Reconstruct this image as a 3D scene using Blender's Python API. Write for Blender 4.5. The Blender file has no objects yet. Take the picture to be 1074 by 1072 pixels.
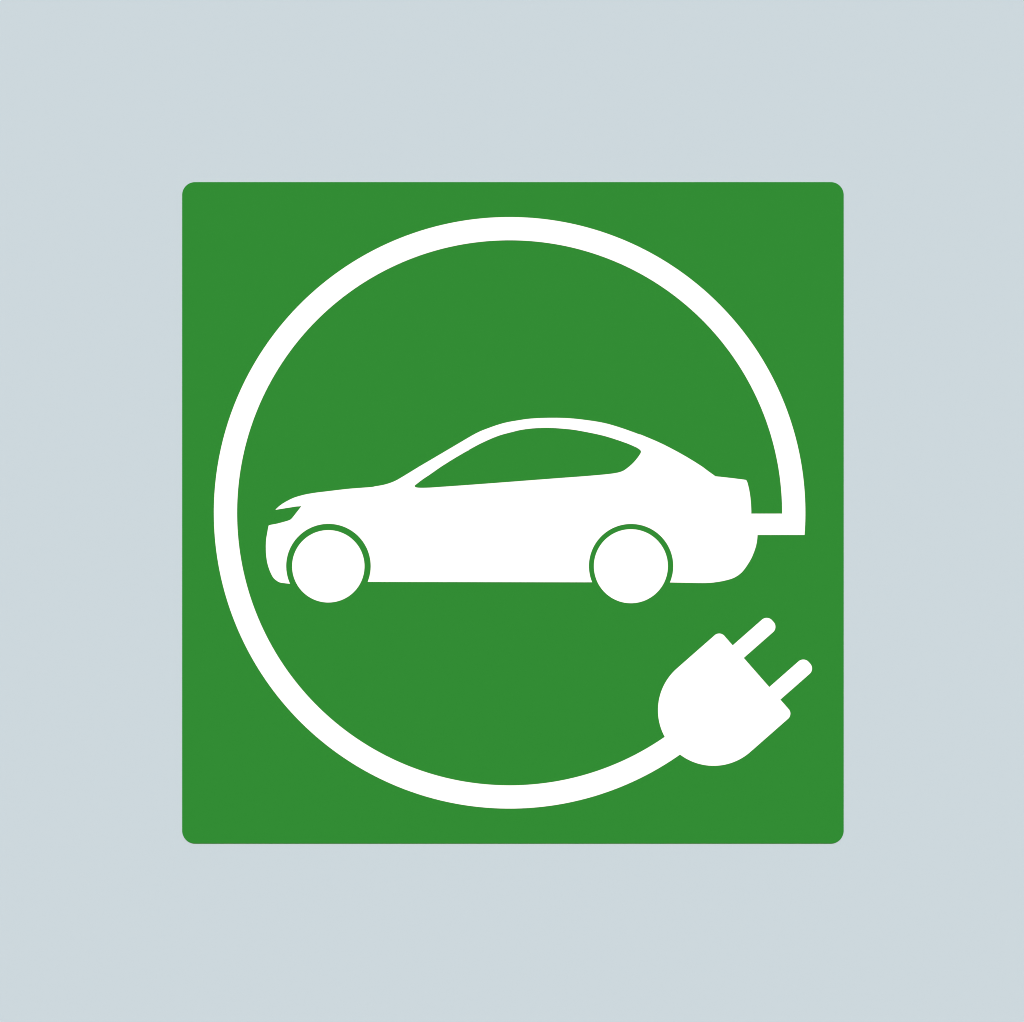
import bpy, math
from mathutils import Vector

# ---------------------------------------------------------------- scene basics
S = bpy.context.scene
C = S.collection
U = 0.001                 # one unit of the drawing below is one millimetre of the real sign
CX, CY, ZC = 537.0, 536.0, 1.60   # drawing centre, mounted 1.6 m up the wall
FACE = 0.0018             # front of the sheet metal stands this far off the wall


def srgb(r, g, b):
    f = lambda c: (c / 12.92 if c <= 0.04045 else ((c + 0.055) / 1.055) ** 2.4)
    return tuple(f(v / 255.0) for v in (r, g, b))


# ---------------------------------------------------------------- materials
def paint(name, col, rough, scale, rvar=0.04, bump=0.0):
    m = bpy.data.materials.new(name)
    m.use_nodes = True
    nt = m.node_tree
    b = nt.nodes['Principled BSDF']
    b.inputs['Base Color'].default_value = (*col, 1)
    b.inputs['Specular IOR Level'].default_value = 0.04
    tc = nt.nodes.new('ShaderNodeTexCoord')
    n = nt.nodes.new('ShaderNodeTexNoise')
    n.inputs['Scale'].default_value = scale
    n.inputs['Detail'].default_value = 4
    mr = nt.nodes.new('ShaderNodeMapRange')
    mr.inputs['To Min'].default_value = rough - rvar
    mr.inputs['To Max'].default_value = rough + rvar
    nt.links.new(tc.outputs['Object'], n.inputs['Vector'])
    nt.links.new(n.outputs['Fac'], mr.inputs['Value'])
    nt.links.new(mr.outputs['Result'], b.inputs['Roughness'])
    if bump:
        bn = nt.nodes.new('ShaderNodeBump')
        bn.inputs['Strength'].default_value = bump
        bn.inputs['Distance'].default_value = 0.0004
        nt.links.new(n.outputs['Fac'], bn.inputs['Height'])
        nt.links.new(bn.outputs['Normal'], b.inputs['Normal'])
    return m


WALL_C = (0.4259, 0.5044, 0.5714)
GREEN_C = (0.0194, 0.1907, 0.0242)
WHITE_C = (0.81, 0.81, 0.81)
M_wall = paint('pale_wall_paint', WALL_C, 0.9, 60)
M_green = paint('green_enamel', GREEN_C, 0.7, 25)
M_white = paint('white_vinyl', WHITE_C, 0.7, 40)



# ---------------------------------------------------------------- drawing helpers
def spline(parts, n=8):
    """closed outline from runs of points; every run is a smooth curve, corners where runs meet"""
    out = []
    for run in parts:
        P = [Vector(p) for p in run]
        if len(P) == 2:
            out.append(P[0]); continue
        for i in range(len(P) - 1):
            p1, p2 = P[i], P[i + 1]
            p0 = P[i - 1] if i else p1 * 2 - p2
            p3 = P[i + 2] if i + 2 < len(P) else p2 * 2 - p1
            t0 = 0.0
            t1 = t0 + max((p1 - p0).length, 1e-6) ** 0.5
            t2 = t1 + max((p2 - p1).length, 1e-6) ** 0.5
            t3 = t2 + max((p3 - p2).length, 1e-6) ** 0.5
            for k in range(n):
                t = t1 + (t2 - t1) * k / n
                a1 = p0 * ((t1 - t) / (t1 - t0)) + p1 * ((t - t0) / (t1 - t0))
                a2 = p1 * ((t2 - t) / (t2 - t1)) + p2 * ((t - t1) / (t2 - t1))
                a3 = p2 * ((t3 - t) / (t3 - t2)) + p3 * ((t - t2) / (t3 - t2))
                b1 = a1 * ((t2 - t) / (t2 - t0)) + a2 * ((t - t0) / (t2 - t0))
                b2 = a2 * ((t3 - t) / (t3 - t1)) + a3 * ((t - t1) / (t3 - t1))
                out.append(b1 * ((t2 - t) / (t2 - t1)) + b2 * ((t - t1) / (t2 - t1)))
    return out


def arc(cx, cy, r, a0, a1, n=48):
    return [Vector((cx + r * math.cos(math.radians(a0 + (a1 - a0) * i / n)),
                    cy + r * math.sin(math.radians(a0 + (a1 - a0) * i / n)))) for i in range(n + 1)]


def z1(x, y): return (270 + x / 6.7, 480 + y / 6.7)
def z2(x, y): return (270 + x / 13.4, 500 + y / 13.4)
def z3(x, y): return (400 + x / 6.7, 420 + y / 6.7)
def z4(x, y): return (540 + x / 6.7, 420 + y / 6.7)
def za(x, y): return (390 + x / 17.87, 470 + y / 17.87)
def zb(x, y): return (440 + x / 17.87, 430 + y / 17.87)
def zc(x, y): return (490 + x / 17.87, 420 + y / 17.87)
def zd(x, y): return (640 + x / 17.87, 450 + y / 17.87)
def zg(x, y): return (270 + x / 17.87, 560 + y / 17.87)
def zh(x, y): return (280 + x / 17.87, 500 + y / 17.87)
def ze(x, y): return (730 + x / 15.31, 480 + y / 15.31)
def zf(x, y): return (730 + x / 15.31, 555 + y / 15.31)
def z6(x, y): return (700 + x / 6.7, 470 + y / 6.7)


def inset(L, d):
    """move a closed outline inwards by d (outwards when d is negative)"""
    P = [Vector(p) for i, p in enumerate(L) if (Vector(p) - Vector(L[i - 1])).length > 1e-4]
    n = len(P)
    area = sum(P[i - 1].x * P[i].y - P[i].x * P[i - 1].y for i in range(n))
    sg = 1 if area > 0 else -1
    out = []
    for i in range(n):
        a = (P[i] - P[i - 1]).normalized(); b = (P[(i + 1) % n] - P[i]).normalized()
        na, nb = Vector((-a.y, a.x)) * sg, Vector((-b.y, b.x)) * sg
        m = na + nb
        m = m.normalized() if m.length > 1e-3 else na
        out.append(P[i] + m * d / max(0.5, m.dot(na)))
    return out


def plate(name, loops, front, back, mat, parent=None):
    """cut sheet: closed loops (inner ones are holes) between two distances off the wall, ONE mesh"""
    cu = bpy.data.curves.new(name, 'CURVE')
    cu.dimensions = '2D'
    cu.fill_mode = 'BOTH'
    cu.extrude = (front - back) / 2
    for L in loops:
        sp = cu.splines.new('POLY')
        sp.points.add(len(L) - 1)
        for p, v in zip(sp.points, L):
            p.co = ((v[0] - CX) * U, (CY - v[1]) * U, 0, 1)
        sp.use_cyclic_u = True
    tmp = bpy.data.objects.new('tmp', cu)
    C.objects.link(tmp)
    dg = bpy.context.evaluated_depsgraph_get()
    me = bpy.data.meshes.new_from_object(tmp.evaluated_get(dg))
    bpy.data.objects.remove(tmp); bpy.data.curves.remove(cu)
    me.name = name
    mid = (front + back) / 2
    base = parent_origin
    for v in me.vertices:                      # drawing plane -> upright wall plane
        x, y, z = v.co
        v.co = (x - base[0], -(mid + z) - base[1], y + ZC - base[2])
    for p in me.polygons:
        p.use_smooth = False
    me.materials.clear(); me.materials.append(mat)
    o = bpy.data.objects.new(name, me)
    C.objects.link(o)
    if parent: o.parent = parent
    return o


# ---------------------------------------------------------------- the setting: one plain painted wall
parent_origin = (0, 0, 0)
me = bpy.data.meshes.new('wall')
W, H0, H1, T = 5.0, -2.4, 5.6, 0.2
me.from_pydata([(-W, 0, H0), (W, 0, H0), (W, 0, H1), (-W, 0, H1),
                (-W, T, H0), (W, T, H0), (W, T, H1), (-W, T, H1)], [],
               [(0, 1, 2, 3), (5, 4, 7, 6), (4, 0, 3, 7), (1, 5, 6, 2), (3, 2, 6, 7), (4, 5, 1, 0)])
me.materials.append(M_wall)
wall = bpy.data.objects.new('wall', me)
C.objects.link(wall)
wall['kind'] = 'structure'

# ---------------------------------------------------------------- the sign
sign = bpy.data.objects.new('charging_sign', None)
sign.empty_display_size = 0.1
sign.location = ((538 - CX) * U, -FACE / 2, ZC + (CY - 885) * U)
C.objects.link(sign)
sign['label'] = 'square green sign with white electric car, looped charging cord and plug on pale wall'
sign['category'] = 'sign'
parent_origin = tuple(sign.location)

# sheet metal with rounded corners
r, x0, x1, y0, y1 = 13.5, 191, 884.95, 191, 884.85
L = (arc(x1 - r, y0 + r, r, -90, 0, 20) + arc(x1 - r, y1 - r, r, 0, 90, 20)
     + arc(x0 + r, y1 - r, r, 90, 180, 20) + arc(x0 + r, y0 + r, r, 180, 270, 20))
panel = plate('panel', [L], FACE, 0.0002, M_green, sign)
panel['label'] = 'green panel with rounded corners'

DEEP = FACE - 0.0004      # the cut vinyl is keyed a little into the enamel

# car: body with a cut-out window and wheel arches
hood = [zh(155, 618), zh(220, 557), zh(300, 498), zh(390, 447), zh(490, 398), zh(560, 374), zh(640, 351), zh(740, 327), zh(900, 300),
        z1(490, 236), z1(640, 218.5), z1(750, 210), z1(810, 205), za(60, 715), za(130, 704), za(220, 687),
        za(300, 665), za(390, 633), za(470, 596), za(520, 567), za(700, 459), zb(0, 1055), zb(200, 938), zb(400, 820),
        zb(560, 726), zb(700, 643), (490, 459.6), (495.5, 456.4), (500, 454.0), zc(240, 578), zc(340, 538), zc(440, 501), zc(560, 459),
        zc(680, 424), zc(800, 397), zc(920, 377), z4(80, 130.5), z4(150, 124.5), z4(260, 121.5), z4(380, 124.5),
        z4(500, 137), z4(630, 158.5), z4(750, 193), z4(880, 239), zd(550, 95), zd(700, 155), zd(900, 241), zd(1072, 324),
        z6(130, 58), z6(250, 133), ze(160, 188), ze(313, 298)]
deck = [ze(313, 298), ze(500, 318), ze(690, 341), ze(775, 352), ze(797, 355.5)]
trunk = [ze(797, 355.5), ze(810, 364), ze(828, 403), ze(850, 490), ze(870, 600), ze(883, 720), ze(889, 830), ze(890, 897)]
tail = [ze(890, 897), z6(601, 500), z6(625, 560), zf(990, 98)]
skirt = [zf(990, 98), zf(980, 200), zf(958, 297), zf(922, 398), zf(888, 474), zf(825, 580), zf(752, 678), zf(688, 736),
         zf(600, 788), zf(470, 827), zf(350, 850), zf(250, 862.5), zf(150, 868), zf(30, 868)]


def arch(cx, cy, r, yr, yl):      # from the right foot over the top to the left foot
    ar = math.degrees(math.asin((yr - cy) / r)); al = 180 - math.degrees(math.asin((yl - cy) / r))
    return arc(cx, cy, r, ar, al - 360, 90)


nose_low = [zg(613, 938), zg(520, 928), zg(440, 917), zg(400, 904), zg(348, 871), zg(298, 824), zg(242, 722), zg(195, 590),
            zg(170, 470), zg(158, 350), zg(156, 200), zg(162, 100), zg(178, 0), zh(18, 970), zh(29, 915)]
nose_mid = [zh(29, 915), zh(60, 903), zh(180, 880), zh(300, 849), zh(400, 819), zh(437, 803), zh(470, 773), zh(550, 672),
            zh(641, 555)]
nose_top = [zh(641, 555), zh(540, 563), zh(440, 579), zh(300, 601), zh(155, 625)]
outline = spline([hood, deck, trunk, tail, skirt])
outline += [Vector(zf(30, 868))] + arch(661.9, 593.8, 44.1, 611.1, 610.9)
outline += [Vector((430, 610.6))] + arch(344.5, 593.8, 44.2, 610.5, 612.2)[:-1]
outline += spline([nose_low, nose_mid, nose_top])
glass = spline([[za(803, 709), za(825, 688), za(880, 645), za(960, 584), za(1072, 510), zb(400, 1070), zb(500, 1006),
                 zb(640, 919), zb(800, 824), zb(930, 751), zc(0, 948), zc(120, 880), zc(260, 807), zc(400, 742),
                 zc(520, 691), zc(620, 655), zc(720, 626), zc(860, 591), (545, 451.35), (556.2, 449.75),
                 (565, 449.1), (573, 448.9), (581, 449.15), (589.7, 449.75), (600, 450.75), z4(480, 219), z4(610, 246), zd(0, 165), zd(100, 197),
                 zd(230, 241), zd(340, 282), zd(440, 325), zd(500, 353), zd(545, 383), zd(566, 403), zd(575, 428),
                 zd(566, 455), zd(530, 511), zd(467, 592), zd(390, 671), zd(320, 729), zd(250, 777), zd(180, 805),
                 zd(100, 823), zd(0, 838), (620, 498.8), (590, 501.08), (560, 503.35), (530, 505.65),
                 (500, 507.9), (475.7, 509.65), (459, 510.8), (450, 511.4), za(930, 742.5), za(850, 738), za(815, 728), za(803, 709)]])
EDGE = 0.13               # knife kerf of the vinyl
car = plate('car_body', [inset(outline, EDGE), inset(glass, -EDGE)], FACE + 0.00050, DEEP, M_white, sign)
win = plate('window', [inset(glass, 0.02)], FACE + 0.00015, DEEP + 0.0001, M_green, car)
win['label'] = 'green side window'
plate('wheel', [arc(344.35, 594.0, 38.1 - EDGE, 0, 360, 140)[:-1]], FACE + 0.00045, DEEP, M_white, car)
plate('wheel', [arc(661.7, 593.9, 38.95 - EDGE, 0, 360, 140)[:-1]], FACE + 0.00045, DEEP, M_white, car)

# cord: three quarters of a ring, square elbow into the tail of the car
RX, RY, RO, RI = 534.5, 537.9, 310.35, 285.7
a_out = math.degrees(math.asin((561.3 - RY) / RO))
a_in = math.degrees(math.asin((538.6 - RY) / RI))
cord = [Vector((783.5, 561.3))] + arc(RX, RY, RO, a_out, 51.0 - 360, 300) + arc(RX, RY, RI, 51.0 - 360, a_in, 300) \
    + [Vector((783.5, 538.6))]
plate('cord', [inset(cord, EDGE)], FACE + 0.00040, DEEP + 0.00005, M_white, sign)

# plug, drawn along its own axis: u towards the prongs, v across
PX, PY = 680 + 407.5 / 5.956, 640 + 625 / 5.956
ang = math.radians(41.3)
ux, uy = math.cos(ang), -math.sin(ang)
vx, vy = math.sin(ang), math.cos(ang)
uv = lambda u, v: Vector((PX + u * ux + v * vx, PY + u * uy + v * vy))
hw, face, cr = 58.45, 60.1, 7.3
body = [uv(p.x, p.y) for p in
        arc(face - cr, hw - cr, cr, 90, 0, 16) + arc(face - cr, -hw + cr, cr, 0, -90, 16) + arc(0, 0, hw, -90, -270, 120)]
plug = plate('plug', [inset(body, EDGE)], FACE + 0.00045, DEEP, M_white, sign)
tip, pr = 108.5, 7.7
for s in (-1, 1):
    a, b = sorted((s * 20.18, s * 38.0))
    loop = [uv(p.x, p.y) for p in [Vector((face - 3, a))] + arc(tip - pr, a + pr, pr, -90, 0, 16)
            + arc(tip - pr, b - pr, pr, 0, 90, 16) + [Vector((face - 3, b))]]
    plate('prong', [inset(loop, EDGE)], FACE + 0.00038, DEEP + 0.00005, M_white, plug)

# ---------------------------------------------------------------- light: low sun square on to the wall, clear sky
EL = 15.0
w = bpy.data.worlds.new('World'); S.world = w
w.use_nodes = True
nt = w.node_tree
bg = nt.nodes['Background']
sky = nt.nodes.new('ShaderNodeTexSky')
sky.sky_type = 'NISHITA'
sky.sun_disc = False
sky.sun_elevation = math.radians(EL)
sky.sun_rotation = math.radians(180)
nt.links.new(sky.outputs['Color'], bg.inputs['Color'])
bg.inputs['Strength'].default_value = 0.06
sl = bpy.data.lights.new('sun', 'SUN')
sl.energy = 3.6
sl.angle = math.radians(0.5)
sl.color = (1.0, 0.985, 0.96)
sun = bpy.data.objects.new('sun', sl)
C.objects.link(sun)
sun.location = (0, -6, 3.5)
sun.rotation_euler = (math.radians(90 - EL), 0, 0)

# ---------------------------------------------------------------- camera, square on
D = 4.0
cd = bpy.data.cameras.new('camera')
cam = bpy.data.objects.new('camera', cd)
C.objects.link(cam)
cam.location = (0, -FACE - 0.0004 - D, ZC)
cam.rotation_euler = (math.radians(90), 0, 0)
cd.sensor_width = 36
cd.lens = 36 * D / (1074 * U)
cd.clip_start = 0.05
cd.clip_end = 200
S.camera = cam

S.view_settings.view_transform = 'Standard'
S.view_settings.look = 'None'
S.view_settings.exposure = 0
S.view_settings.gamma = 1
S.view_settings.use_curve_mapping = False
S.cycles.filter_width = 1.0
